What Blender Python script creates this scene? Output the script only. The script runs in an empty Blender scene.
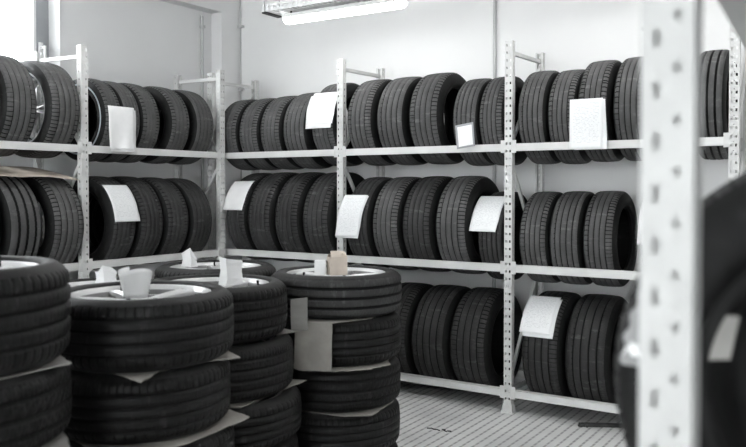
import bpy, bmesh, math, random
from mathutils import Vector, Matrix, noise
random.seed(7)
PI = math.pi
sc = bpy.context.scene
COL = sc.collection
R_ = math.radians

# ------------------------------------------------------------------ materials
def new_mat(name):
    m = bpy.data.materials.new(name); m.use_nodes = True
    nt = m.node_tree
    return m, nt, nt.nodes['Principled BSDF']

def noise_mix(nt, c1, c2, scale, coord='Object', detail=4, lo=.35, hi=.65):
    tc = nt.nodes.new('ShaderNodeTexCoord'); n = nt.nodes.new('ShaderNodeTexNoise')
    n.inputs['Scale'].default_value = scale; n.inputs['Detail'].default_value = detail
    r = nt.nodes.new('ShaderNodeValToRGB')
    r.color_ramp.elements[0].position = lo; r.color_ramp.elements[1].position = hi
    r.color_ramp.elements[0].color = (*c1, 1); r.color_ramp.elements[1].color = (*c2, 1)
    nt.links.new(tc.outputs[coord], n.inputs['Vector']); nt.links.new(n.outputs['Fac'], r.inputs['Fac'])
    return r.outputs['Color'], n.outputs['Fac'], tc

def g3(v, tint=(1, 1, 1)): return (v*tint[0], v*tint[1], v*tint[2])

def mat_plain(name, c1, c2, scale=6, rough=.6, metal=0, bump=0, spec=.5, lo=.35, hi=.65):
    m, nt, b = new_mat(name)
    col, fac, tc = noise_mix(nt, c1, c2, scale, lo=lo, hi=hi)
    nt.links.new(col, b.inputs['Base Color'])
    b.inputs['Roughness'].default_value = rough; b.inputs['Metallic'].default_value = metal
    b.inputs['Specular IOR Level'].default_value = spec
    if bump:
        bp = nt.nodes.new('ShaderNodeBump'); bp.inputs['Strength'].default_value = bump
        bp.inputs['Distance'].default_value = .004
        nt.links.new(fac, bp.inputs['Height']); nt.links.new(bp.outputs['Normal'], b.inputs['Normal'])
    return m

M = {}
M['wall_back'] = mat_plain('painted_wall_white', g3(.84, (1, 1, .995)), g3(.87, (1, 1, .995)), 1.2, .75, bump=.05)
M['wall_left'] = mat_plain('painted_wall_grey', g3(.80), g3(.84), .9, .8, bump=.05)
M['wall_far'] = mat_plain('painted_wall_dull', g3(.66), g3(.70), .9, .8)
M['ceiling'] = mat_plain('ceiling_paint', g3(.8), g3(.84), 1, .9)
M['steel'] = mat_plain('white_powder_coated_steel', g3(.62, (1, 1, .985)), g3(.70, (1, 1, .985)), 9, .42, bump=.02)
M['beam_steel'] = mat_plain('grey_white_coated_beam', g3(.66, (1, 1, .985)), g3(.74, (1, 1, .985)), 5, .42, bump=.02)
M['window_white'] = mat_plain('white_window_plastic', g3(.75), g3(.8), 3, .35)
M['window_grey'] = mat_plain('grey_window_frame', g3(.33, (.97, 1, 1.04)), g3(.37, (.97, 1, 1.04)), 3, .4)
M['paper'] = mat_plain('paper_blank', g3(.86), g3(.9), 14, .85, bump=.25)
M['card'] = mat_plain('cardboard', g3(.26, (1.06, 1, .92)), g3(.36, (1.06, 1, .92)), 8, .9, bump=.2)
M['card_light'] = mat_plain('cardboard_box', g3(.50, (1.14, 1, .86)), g3(.6, (1.14, 1, .86)), 12, .85, bump=.2)
M['card_grey'] = mat_plain('grey_cardboard', g3(.24, (1.03, 1, .95)), g3(.32, (1.03, 1, .95)), 8, .9, bump=.3)
M['alloy'] = mat_plain('silver_alloy', g3(.62), g3(.70), 5, .34, metal=.45)
M['barrel'] = mat_plain('dark_grey_barrel', g3(.16), g3(.24), 9, .5, metal=.4)  # darker grey for the inner barrel behind the spokes
M['dark_metal'] = mat_plain('dark_metal', g3(.03), g3(.06), 20, .5, metal=.6)
M['plastic_dark'] = mat_plain('black_plastic', g3(.010), g3(.016), 20, .6, spec=.2)
M['conduit'] = mat_plain('grey_conduit', g3(.52), g3(.56), 4, .5)
M['glint'] = mat_plain('painted_glints', g3(.25), g3(.95), 34, .25, bump=.6, lo=.55, hi=.62)  # pale blotches paint blurred glints into the colour
M['bead'] = mat_plain('bead_highlight', g3(.42, (.9, 1, 1.08)), g3(.55, (.9, 1, 1.08)), 10, .3)  # pale tint paints the window highlight on one tyre ring
M['galv'] = mat_plain('galvanised_tray', g3(.7), g3(.78), 20, .5)

def rubber(name, lo, hi, rough, dust, spec=.4):
    m, nt, b = new_mat(name)
    col, fac, tc = noise_mix(nt, g3(lo), g3(hi), 7, lo=.3, hi=.7)
    # worn streaks and pale dust smears that belong to the rubber
    mp = nt.nodes.new('ShaderNodeMapping'); mp.inputs['Scale'].default_value = (3.5, 14, 14)
    n2 = nt.nodes.new('ShaderNodeTexNoise'); n2.inputs['Scale'].default_value = 2.2; n2.inputs['Detail'].default_value = 6
    n2.inputs['Roughness'].default_value = .7
    nt.links.new(tc.outputs['Object'], mp.inputs['Vector']); nt.links.new(mp.outputs['Vector'], n2.inputs['Vector'])
    rr = nt.nodes.new('ShaderNodeValToRGB'); rr.color_ramp.elements[0].position = .56; rr.color_ramp.elements[1].position = .8
    rr.color_ramp.elements[0].color = (0, 0, 0, 1); rr.color_ramp.elements[1].color = (1, 1, 1, 1)
    nt.links.new(n2.outputs['Fac'], rr.inputs['Fac'])
    mx = nt.nodes.new('ShaderNodeMix'); mx.data_type = 'RGBA'
    nt.links.new(rr.outputs['Color'], mx.inputs['Factor']); nt.links.new(col, mx.inputs['A'])
    mx.inputs['B'].default_value = (dust, dust, dust, 1)
    nt.links.new(mx.outputs['Result'], b.inputs['Base Color'])
    b.inputs['Roughness'].default_value = rough; b.inputs['Specular IOR Level'].default_value = spec
    n3 = nt.nodes.new('ShaderNodeTexNoise'); n3.inputs['Scale'].default_value = 160
    nt.links.new(tc.outputs['Object'], n3.inputs['Vector'])
    bp = nt.nodes.new('ShaderNodeBump'); bp.inputs['Strength'].default_value = .3; bp.inputs['Distance'].default_value = .002
    nt.links.new(n3.outputs['Fac'], bp.inputs['Height']); nt.links.new(bp.outputs['Normal'], b.inputs['Normal'])
    return m
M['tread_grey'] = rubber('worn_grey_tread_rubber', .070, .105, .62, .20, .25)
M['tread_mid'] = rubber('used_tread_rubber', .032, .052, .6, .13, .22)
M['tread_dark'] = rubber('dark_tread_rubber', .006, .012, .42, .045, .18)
M['tread_low'] = rubber('shaded_tread_rubber', .022, .036, .55, .10, .25)  # darker copy for the bottom shelf, shade put into the colour
M['groove'] = mat_plain('groove_shade_black', g3(.004), g3(.008), 12, .6, spec=.15)  # near-black colour paints shade into tread grooves and slots
M['side'] = rubber('sidewall_rubber', .008, .014, .6, .03, .18)
M['side_stack'] = rubber('stack_sidewall_rubber', .014, .026, .5, .06, .2)

# floor: pale tiles with a raised grid, dark dirt in the grooves
def floor_mat():
    m, nt, b = new_mat('ribbed_floor_tiles')
    tc = nt.nodes.new('ShaderNodeTexCoord'); sp = nt.nodes.new('ShaderNodeSeparateXYZ')
    nt.links.new(tc.outputs['Object'], sp.inputs[0])
    def grid(out, size, width):
        a = nt.nodes.new('ShaderNodeMath'); a.operation = 'DIVIDE'; a.inputs[1].default_value = size
        f = nt.nodes.new('ShaderNodeMath'); f.operation = 'FRACT'
        s = nt.nodes.new('ShaderNodeMath'); s.operation = 'SUBTRACT'; s.inputs[1].default_value = .5
        ab = nt.nodes.new('ShaderNodeMath'); ab.operation = 'ABSOLUTE'
        mr = nt.nodes.new('ShaderNodeMapRange'); mr.interpolation_type = 'SMOOTHSTEP'
        mr.inputs['From Min'].default_value = .5-width; mr.inputs['From Max'].default_value = .5-width*.4
        nt.links.new(out, a.inputs[0]); nt.links.new(a.outputs[0], f.inputs[0]); nt.links.new(f.outputs[0], s.inputs[0])
        nt.links.new(s.outputs[0], ab.inputs[0]); nt.links.new(ab.outputs[0], mr.inputs['Value'])
        return mr.outputs['Result']
    gx = grid(sp.outputs['X'], .058, .17); gy = grid(sp.outputs['Y'], .058, .26)
    k = nt.nodes.new('ShaderNodeMath'); k.operation = 'MULTIPLY_ADD'; k.inputs[1].default_value = -.45; k.inputs[2].default_value = .92
    nt.links.new(gy, k.inputs[0])
    mxm = nt.nodes.new('ShaderNodeMath'); mxm.operation = 'MULTIPLY'
    nt.links.new(gx, mxm.inputs[0]); nt.links.new(k.outputs[0], mxm.inputs[1])
    n = nt.nodes.new('ShaderNodeTexNoise'); n.inputs['Scale'].default_value = 2.5; n.inputs['Detail'].default_value = 6
    nt.links.new(tc.outputs['Object'], n.inputs['Vector'])
    r = nt.nodes.new('ShaderNodeValToRGB'); r.color_ramp.elements[0].position = .35; r.color_ramp.elements[1].position = .6
    r.color_ramp.elements[0].color = (.70, .70, .695, 1); r.color_ramp.elements[1].color = (.82, .82, .81, 1)
    nt.links.new(n.outputs['Fac'], r.inputs['Fac'])
    mx = nt.nodes.new('ShaderNodeMix'); mx.data_type = 'RGBA'
    nt.links.new(mxm.outputs[0], mx.inputs['Factor']); nt.links.new(r.outputs['Color'], mx.inputs['A'])
    mx.inputs['B'].default_value = (.34, .34, .34, 1)
    nt.links.new(mx.outputs['Result'], b.inputs['Base Color'])
    bp = nt.nodes.new('ShaderNodeBump'); bp.invert = True; bp.inputs['Distance'].default_value = .004; bp.inputs['Strength'].default_value = .7
    nt.links.new(mxm.outputs[0], bp.inputs['Height']); nt.links.new(bp.outputs['Normal'], b.inputs['Normal'])
    b.inputs['Roughness'].default_value = .5
    return m
M['floor'] = floor_mat()

# paper with faint printed rows (illegible in the photo)
def printed_paper():
    m, nt, b = new_mat('printed_form_paper')
    tc = nt.nodes.new('ShaderNodeTexCoord'); uv = nt.nodes.new('ShaderNodeSeparateXYZ')
    nt.links.new(tc.outputs['UV'], uv.inputs[0])
    def mth(op, a, bb):
        n = nt.nodes.new('ShaderNodeMath'); n.operation = op
        for i, v in enumerate((a, bb)):
            if v is None: continue
            if isinstance(v, (int, float)): n.inputs[i].default_value = v
            else: nt.links.new(v, n.inputs[i])
        return n.outputs[0]
    rows = mth('FRACT', mth('MULTIPLY', uv.outputs['Y'], 34), None)
    line = mth('LESS_THAN', rows, .38)
    mp = nt.nodes.new('ShaderNodeMapping'); mp.inputs['Scale'].default_value = (12, 34, 1)
    nz = nt.nodes.new('ShaderNodeTexNoise'); nz.inputs['Scale'].default_value = 1.3; nz.inputs['Detail'].default_value = 3
    nt.links.new(tc.outputs['UV'], mp.inputs['Vector']); nt.links.new(mp.outputs['Vector'], nz.inputs['Vector'])
    words = mth('GREATER_THAN', nz.outputs['Fac'], .52)
    inx = mth('MULTIPLY', mth('GREATER_THAN', uv.outputs['X'], .1), mth('LESS_THAN', uv.outputs['X'], .9))
    iny = mth('MULTIPLY', mth('GREATER_THAN', uv.outputs['Y'], .12), mth('LESS_THAN', uv.outputs['Y'], .93))
    f = mth('MULTIPLY', mth('MULTIPLY', line, words), mth('MULTIPLY', inx, iny))
    f = mth('MULTIPLY', f, .38)
    mx = nt.nodes.new('ShaderNodeMix'); mx.data_type = 'RGBA'
    nt.links.new(f, mx.inputs['Factor']); mx.inputs['A'].default_value = (.86, .87, .875, 1); mx.inputs['B'].default_value = (.35, .36, .37, 1)
    nt.links.new(mx.outputs['Result'], b.inputs['Base Color']); b.inputs['Roughness'].default_value = .85
    return m
M['form'] = printed_paper()

def emit(name, s, c=(1, 1, 1)):
    m, nt, b = new_mat(name)
    b.inputs['Emission Color'].default_value = (*c, 1); b.inputs['Emission Strength'].default_value = s
    b.inputs['Base Color'].default_value = (.8, .8, .8, 1)
    return m
LAMP = 11.5
M['tube'] = emit('lit_tube_cover', LAMP, (1, .995, .985))
mg, nt, b = new_mat('window_glass')
b.inputs['Transmission Weight'].default_value = 1; b.inputs['Roughness'].default_value = 0; b.inputs['IOR'].default_value = 1.05
b.inputs['Base Color'].default_value = (1, 1, 1, 1)
M['glass'] = mg

# ------------------------------------------------------------------ helpers
def link(name, me, mat, parent=None, smooth=False):
    o = bpy.data.objects.new(name, me); COL.objects.link(o)
    if mat is not None:
        me.materials.clear()
        for mm in (mat if isinstance(mat, (list, tuple)) else [mat]): me.materials.append(mm)
    if smooth:
        for p in me.polygons: p.use_smooth = True
    if parent: o.parent = parent
    return o

def bm_obj(name, bm, mat, parent=None, smooth=False, recalc=True):
    if recalc: bmesh.ops.recalc_face_normals(bm, faces=bm.faces)
    me = bpy.data.meshes.new(name); bm.to_mesh(me); bm.free()
    return link(name, me, mat, parent, smooth)

def box(bm, x0, x1, y0, y1, z0, z1):
    v = [bm.verts.new(p) for p in ((x0,y0,z0),(x1,y0,z0),(x1,y1,z0),(x0,y1,z0),(x0,y0,z1),(x1,y0,z1),(x1,y1,z1),(x0,y1,z1))]
    for f in ((0,3,2,1),(4,5,6,7),(0,1,5,4),(1,2,6,5),(2,3,7,6),(3,0,4,7)): bm.faces.new([v[i] for i in f])

def tube(bm, p0, p1, r, n=10, caps=True, squash=1.0):
    p0, p1 = Vector(p0), Vector(p1); d = (p1-p0).normalized()
    a = d.orthogonal().normalized(); c = d.cross(a)
    rings = []
    for p in (p0, p1):
        rings.append([bm.verts.new(p + a*r*math.cos(2*PI*i/n) + c*r*squash*math.sin(2*PI*i/n)) for i in range(n)])
    for i in range(n): bm.faces.new((rings[0][i], rings[0][(i+1)%n], rings[1][(i+1)%n], rings[1][i]))
    if caps: bm.faces.new(rings[0][::-1]); bm.faces.new(rings[1])

def bar(bm, p0, p1, w, h):            # flat bar between two points, w across (horizontal), h in the plane
    p0, p1 = Vector(p0), Vector(p1); d = (p1-p0).normalized()
    up = Vector((0,0,1)) if abs(d.z) < .95 else Vector((1,0,0))
    s = d.cross(up).normalized(); u = s.cross(d)
    v = []
    for p in (p0, p1):
        for a, c in ((-1,-1),(1,-1),(1,1),(-1,1)): v.append(bm.verts.new(p + s*w/2*a + u*h/2*c))
    for i in range(4): bm.faces.new((v[i], v[(i+1)%4], v[4+(i+1)%4], v[4+i]))
    bm.faces.new(v[3::-1]); bm.faces.new(v[4:])

def tag(o, label, cat, group=None):
    o['label'] = label; o['category'] = cat
    if group: o['group'] = group
    return o
def empty(name, loc, rot=(0,0,0)):
    o = bpy.data.objects.new(name, None); COL.objects.link(o)
    o.location = loc; o.rotation_euler = rot; o.empty_display_size = .1
    return o
def structure(name, bm, mat, smooth=False):
    o = bm_obj(name, bm, mat, smooth=smooth); o['kind'] = 'structure'; return o

def copy_tree(root, loc, rot=(0,0,0), scale=(1,1,1)):
    c = root.copy(); COL.objects.link(c); c.location = loc; c.rotation_euler = rot; c.scale = scale
    for k in ('label', 'category', 'group'):
        if k in c: del c[k]
    def rec(src, dst):
        for ch in [o for o in src.children]:
            d = ch.copy(); COL.objects.link(d); d.parent = dst
            rec(ch, d)
    rec(root, c)
    return c

# ------------------------------------------------------------------ room
XL, YW, ZC = -5.35, 5.75, 3.70
XR, YN = 4.2, -9.0
bm = bmesh.new(); box(bm, XL-.3, XR+.2, YN-.2, YW+.2, -.2, 0); structure('floor', bm, M['floor'])
bm = bmesh.new(); box(bm, XL-.3, XR+.2, YN-.2, YW+.2, ZC, ZC+.2); structure('ceiling', bm, M['ceiling'])
bm = bmesh.new(); box(bm, XL-.3, XR+.2, YW, YW+.2, 0, ZC); structure('wall_back', bm, M['wall_back'])
bm = bmesh.new(); box(bm, XR, XR+.2, YN-.2, YW, 0, ZC); structure('wall_right', bm, M['wall_far'])
FX0, FX1, FZ0, FZ1 = -5.0, 3.9, .5, 3.5
bm = bmesh.new(); box(bm, XL-.3, FX0, YN-.2, YN, 0, ZC); box(bm, FX1, XR, YN-.2, YN, 0, ZC); box(bm, FX0, FX1, YN-.2, YN, 0, FZ0); box(bm, FX0, FX1, YN-.2, YN, FZ1, ZC)
structure('wall_front', bm, M['wall_far'])
bm = bmesh.new()
for k in range(6):
    x = FX0 + (FX1-FX0-.06)*k/5; box(bm, x, x+.06, YN-.14, YN-.08, FZ0+.061, FZ1-.061)
box(bm, FX0, FX1, YN-.14, YN-.08, FZ0, FZ0+.06); box(bm, FX0, FX1, YN-.14, YN-.08, FZ1-.06, FZ1)
structure('added_window_2', bm, M['window_white'])  # added window behind the camera, unseen, lets in fill daylight
# left wall with the window opening
WY0, WY1, WZ0, WZ1 = 1.2, 3.86, 2.02, 3.45
bm = bmesh.new()
box(bm, XL-.3, XL, YN, WY0, 0, ZC); box(bm, XL-.3, XL, WY1, YW, 0, ZC)
box(bm, XL-.3, XL, WY0, WY1, 0, WZ0); box(bm, XL-.3, XL, WY0, WY1, WZ1, ZC)
structure('wall_left', bm, M['wall_left'])
# corner column, bond beam on the left wall, skirting
bm = bmesh.new(); box(bm, XL, -5.22, 5.50, YW, 0, 3.15); structure('trim_1', bm, M['wall_left'])
bm = bmesh.new(); box(bm, XL, -5.22, YN, YW, 3.15, ZC); structure('trim_2', bm, M['wall_left'])
bm = bmesh.new(); box(bm, -5.22, XR, YW-.015, YW, 0, .10); structure('baseboard_back', bm, M['wall_left'])
# white reveal of the window on the wall face
bm = bmesh.new(); box(bm, XL-.13, XL+.008, WY1-.012, WY1+.0, WZ0, WZ1); box(bm, XL-.13, XL+.02, WY0, WY1, WZ0-.03, WZ0)
structure('trim_3', bm, M['window_white'])
# window: outer grey frame, white sash, glass, handle
wx = XL-.16
win = empty('window_1', (wx, WY0, WZ0)); win['kind'] = 'structure'
def wobj(name, boxes, mat, parent=None):
    bm = bmesh.new()
    for b_ in boxes: box(bm, b_[0], b_[1], b_[2], b_[3], b_[4], b_[5])
    return bm_obj(name, bm, mat, parent or win)
LY, LZ = WY1-WY0, WZ1-WZ0
wobj('window_frame', [(-.03,.03,LY-.065,LY-.013,0,LZ), (-.03,.03,0,.065,0,LZ), (-.03,.03,.065,LY-.065,0,.065), (-.03,.03,.065,LY-.065,LZ-.065,LZ)], M['window_grey'])
s = wobj('window_sash', [(-.02,.045,LY-.135,LY-.066,.066,LZ-.066), (-.02,.045,.066,.135,.066,LZ-.066), (-.02,.045,.135,LY-.135,.066,.135), (-.02,.045,.135,LY-.135,LZ-.135,LZ-.066),
                         (-.02,.045,LY/2-.04,LY/2+.04,.135,LZ-.135)], M['window_grey'])
wobj('glazing_bead', [(.0,.05,LY-.160,LY-.1355,.136,LZ-.136)], M['window_white'])
wobj('window_pane', [(-.004,.004,.136,LY/2-.041,.136,LZ-.136), (-.004,.004,LY/2+.041,LY-.161,.136,LZ-.136)], M['glass'])
bm = bmesh.new(); box(bm, .046,.062, LY-.118,LY-.085, .48,.60); tube(bm, (.06,LY-.10,.56), (.115,LY-.10,.56), .011)
tube(bm, (.108,LY-.10,.57), (.108,LY-.10,.42), .011, squash=1.2)
bm_obj('window_handle', bm, M['window_white'], win, True)

# wall conduits
def conduit(pts, r, label, clips):
    bm = bmesh.new()
    for a, c in zip(pts, pts[1:]): tube(bm, a, c, r, 12)
    o = bm_obj('conduit', bm, M['conduit'], smooth=False); tag(o, label, 'pipe')
    for c in clips:
        b2 = bmesh.new(); x, y, z = c; box(b2, x-.03, x+.03, y-.016, y+.016, z-.012, z+.012)
        k = bm_obj('clip', b2, M['conduit'], o)
conduit([(XL+.016, 5.36, 0), (XL+.016, 5.36, 3.10)], .013, 'slim grey conduit running up the left wall beside the corner column', [(XL+.014, 5.36, 2.2), (XL+.014, 5.36, 3.0)])
conduit([(-5.200, YW-.010, 0), (-5.200, YW-.010, ZC)], .007, 'thin dark grey pipe in the corner beside the column', [(-5.189, YW-.016, 2.45), (-5.189, YW-.016, 3.05)])
conduit([(-2.55, YW-.016, 0), (-2.55, YW-.016, ZC)], .014, 'thin grey conduit on back wall left of the middle rack post', [(-2.55, YW-.014, 3.0)])
conduit([(-1.40, YW-.016, 0), (-1.40, YW-.016, ZC)], .012, 'thin pale conduit on back wall just left of the blurred post', [(-1.40, YW-.014, 2.62)])

# ------------------------------------------------------------------ hanging lamps
def make_lamp(L=1.07):
    root = empty('hanging_tube_lamp', (0,0,0))
    bm = bmesh.new(); n = 16
    # diffuser: rounded trough, capsule along X
    prof = [(.043*math.sin(t), -.042*math.cos(t)) for t in [PI*(-.5 + i/12) for i in range(13)]]
    xs = [(-L/2, .55), (-L/2+.012, .85), (-L/2+.035, 1), (L/2-.035, 1), (L/2-.012, .85), (L/2, .55)]
    rings = [[bm.verts.new((x, y*s_, z*s_)) for y, z in prof] for x, s_ in xs]
    for a, c in zip(rings, rings[1:]):
        for i in range(len(prof)-1): bm.faces.new((a[i], a[i+1], c[i+1], c[i]))
        bm.faces.new((a[0], c[0], c[-1], a[-1]))
    bm.faces.new(rings[0]); bm.faces.new(rings[-1])
    bm_obj('diffuser', bm, M['tube'], root, True)
    bm = bmesh.new(); box(bm, -L/2+.01, L/2-.01, -.047, .047, .002, .030)
    bm_obj('housing', bm, M['steel'], root)
    for x in (-L*.42, -L*.15, L*.15, L*.42):
        bm = bmesh.new(); box(bm, x-.008, x+.008, -.053, .053, -.012, .012); bm_obj('clip', bm, M['galv'], root)
    # perforated tray the lamp hangs from
    bm = bmesh.new(); x0, x1 = -L/2-.16, L/2+.35
    n = 34; st = (x1-x0)/n
    for i in range(n):
        a = x0+i*st
        for sy in (-1, 1):
            y = sy*.085
            ys = y
            box(bm, a, a+st*.45, min(ys, ys-.003*sy), max(ys, ys-.003*sy), .062, .115)
            box(bm, a+st*.45, a+st, min(ys, ys-.003*sy), max(ys, ys-.003*sy), .062, .078)
            box(bm, a+st*.45, a+st, min(ys, ys-.003*sy), max(ys, ys-.003*sy), .098, .115)
        box(bm, a, a+st*.5, -.085, .085, .059, .062)
    box(bm, x0, x1, -.03, .03, .057, .0588)
    bm_obj('cable_tray', bm, M['galv'], root)
    for x in (-L/2+.06, L/2-.06):
        bm = bmesh.new(); tube(bm, (x, 0, .029), (x, 0, .058), .008, 8); bm_obj('bracket', bm, M['dark_metal'], root)
    for x in (x0+.03,):
        bm = bmesh.new(); box(bm, x-.02, x+.02, -.095, .095, .045, .057); bm_obj('bracket', bm, M['dark_metal'], root)
    for x in (x0+.03, x1-.1):
        for y in (-.09, .09):
            bm = bmesh.new(); tube(bm, (x, y, .05), (x, y, ZC-LZ0), .004, 6); bm_obj('suspension_rod', bm, M['conduit'], root)
    return root
LZ0 = 2.790
lamp = make_lamp(); lamp.location = (-3.315, 4.75, LZ0)
tag(lamp, 'lit tube lamp on a perforated tray, hanging above the corner end of the back rack', 'lamp', 'hanging tube lamps')
for i, (x, y, t_) in enumerate([(-1.30, 4.75, 'over the middle of the back rack'), (.75, 4.75, 'over the right end of the back rack'),
                    (-3.95, 3.1, 'over the rear wheel stacks'), (-2.1, 3.1, 'over the tall wheel stack'), (-.25, 3.1, 'over the middle of the aisle'), (1.6, 3.1, 'right of the aisle'),
                    (-2.4, -.2, 'over the left aisle')]):
    c = copy_tree(lamp, (x, y, LZ0)); tag(c, 'added fill lamp out of frame, hanging '+t_, 'lamp', 'hanging tube lamps')  # added unseen lamps to brighten the room

# ------------------------------------------------------------------ racks
UW, UD, UH = .055, .045, 2.475
def upright_bm(UD=.045, wide=False):
    """Perforated open C post: face at y=0 looking to -y, two columns of holes, flanges back to y=UD."""
    bm = bmesh.new()
    xs = [-.0265, -.0185, -.0075, -.0022, .0022, .0075, .0185, .0265]
    zs = [0.0]; kinds = []
    pitch = .05; z = .02; zs.append(z); kinds.append('solid')
    while z + pitch < UH:
        for dz, k in ((.016, 'solid'), (.0165, 'hole'), (.0085, 'solid'), (.0045, 'dot'), (.0045, 'solid')):
            z += dz; zs.append(z); kinds.append(k)
    zs.append(UH); kinds.append('solid')
    grid = {}
    def v(i, j):
        if (i, j) not in grid: grid[i, j] = bm.verts.new((xs[i], 0, zs[j]))
        return grid[i, j]
    for j in range(len(zs)-1):
        for i in range(len(xs)-1):
            if kinds[j] == 'hole' and i in (1, 5): continue
            if kinds[j] == 'dot' and i == 3: continue
            bm.faces.new((v(i, j), v(i+1, j), v(i+1, j+1), v(i, j+1)))
    # flanges with bolt holes, returned lips
    n = len(zs)-1
    for side in (0, len(xs)-1):
        sx = -1 if side == 0 else 1
        ys = [0, .0115, .0165, .0305, .0355, UD] if wide else [0, .018, .027, UD]
        cols = [[v(side, j) for j in range(n+1)]]
        for y in ys[1:]: cols.append([bm.verts.new((xs[side], y, zs[j])) for j in range(n+1)])
        for c in range(len(ys)-1):
            for j in range(n):
                if c == 1 and kinds[j] == 'hole' : continue
                if wide and c == 3 and (kinds[j] == 'dot' or (j and kinds[j-1] == 'dot')): continue
                bm.faces.new((cols[c][j], cols[c+1][j], cols[c+1][j+1], cols[c][j+1]))
        lip0 = cols[-1]; lip = [bm.verts.new((xs[side]-sx*.012, UD, zs[j])) for j in range(n+1)]
        for j in range(n): bm.faces.new((lip0[j], lip[j], lip[j+1], lip0[j+1]))
    return bm
ub = upright_bm(); bmesh.ops.recalc_face_normals(ub, faces=ub.faces)
me_up = bpy.data.meshes.new('upright'); ub.to_mesh(me_up); ub.free(); me_up.materials.append(M['steel'])
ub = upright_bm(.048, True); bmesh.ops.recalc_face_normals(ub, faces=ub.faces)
me_up2 = bpy.data.meshes.new('upright'); ub.to_mesh(me_up2); ub.free(); me_up2.materials.append(mat_plain('dimmed_coated_steel', g3(.46, (1, 1, .985)), g3(.52, (1, 1, .985)), 9, .5))  # same rack steel in a darker colour, dims the over-lit near post

fb = bmesh.new(); box(fb, -.045, .045, -.018, .062, 0, .006)
for sx in (-1, 1):        # flared shoe sides
    v = [fb.verts.new(p) for p in ((sx*.0285,-.006,.0062),(sx*.040,-.012,.0062),(sx*.030,-.003,.060),(sx*.0285,-.003,.060),
                                  (sx*.0285,.05,.0062),(sx*.040,.05,.0062),(sx*.030,.05,.060),(sx*.0285,.05,.060))]
    for f in ((0,1,2,3),(4,7,6,5),(0,4,5,1),(1,5,6,2),(2,6,7,3),(3,7,4,0)): fb.faces.new([v[i] for i in f])
box(fb, -.0285, .0285, -.0035, -.0008, .006, .055)
bmesh.ops.recalc_face_normals(fb, faces=fb.faces)
me_foot = bpy.data.meshes.new('foot_plate'); fb.to_mesh(me_foot); fb.free(); me_foot.materials.append(M['steel'])

def rack(name, origin, rotz, posts, depth, levels, bays, label, post=None, inset=0.0):
    """local: x along the run, y into the rack, face at y=0."""
    root = empty(name, origin, (0, 0, rotz)); tag(root, label, 'shelf rack')
    for x in posts:
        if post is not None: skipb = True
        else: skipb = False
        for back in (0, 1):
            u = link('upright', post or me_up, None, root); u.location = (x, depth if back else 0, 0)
            u.rotation_euler = (0, 0, PI if back else 0)
            sol = u.modifiers.new('s', 'SOLIDIFY'); sol.thickness = .0018; sol.offset = 0
            f = link('foot_plate', me_foot, None, u)
        ya, yb = .030, depth-.030
        bm = bmesh.new(); bar(bm, (x, ya, 2.40), (x, yb, 2.41), .022, .026); bm_obj('brace', bm, M['steel'], root)
        for p0, p1 in (((x, ya, .95), (x, yb, .50)) if skipb else ((x, ya, 1.70), (x, yb, .98)), ((x, yb, .93), (x, ya, .20)), ((x, yb, 2.36), (x, ya, 2.0 if skipb else 1.78)), ((x, ya, .14), (x, yb, .14))):
            bm = bmesh.new(); bar(bm, p0, p1, .020, .022); bm_obj('brace', bm, M['steel'], root)
    for a, c in bays:
        for z in levels:
            for back in (0, 1):
                bm = bmesh.new(); x0, x1 = a+.029, c-.029
                if not back: y0, y1 = .002+inset, .040+inset
                else: y0, y1 = depth-.040, depth-.002
                # stepped box beam: tall outer part, lower inner ledge
                if not back: box(bm, x0, x1, y0, y0+.022, z-.05, z-.004); box(bm, x0, x1, y0+.022, y1, z-.05, z)
                else: box(bm, x0, x1, y1-.022, y1, z-.05, z-.004); box(bm, x0, x1, y0, y1-.022, z-.05, z)
                o = bm_obj('beam', bm, M['beam_steel'], root)
                for xx, s in ((a+.0285, 1), (c-.0285, -1)):
                    bm = bmesh.new()
                    yy = (y0-.003, y0-.0003) if not back else (y1+.0003, y1+.003)
                    xa, xb = sorted((xx-.004*s, xx+.026*s))
                    box(bm, xa, xb, yy[0], yy[1], z-.062, z+.022)
                    bm_obj('connector', bm, M['steel'], o)
    return root
TOP, MID, BOT = 1.795, .99, .155
xs = [-4.79, -3.443, -2.079, -.705]
rack('tyre_rack', (0, 4.90, 0), 0, xs, .60, (TOP, MID, BOT), list(zip(xs, xs[1:])),
     'long white perforated steel tyre rack along the back wall')
DL = .54
ysl = [.76, 2.12, 3.488, 4.832]
# left rack: local x -> +Y world, local y -> -X world  (rotation +90 deg)
rack('tyre_rack', (-4.58, 0, 0), PI/2, ysl, DL, (TOP, MID, BOT), list(zip(ysl, ysl[1:])),
     'white steel tyre rack under the window along the left wall')

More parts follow.
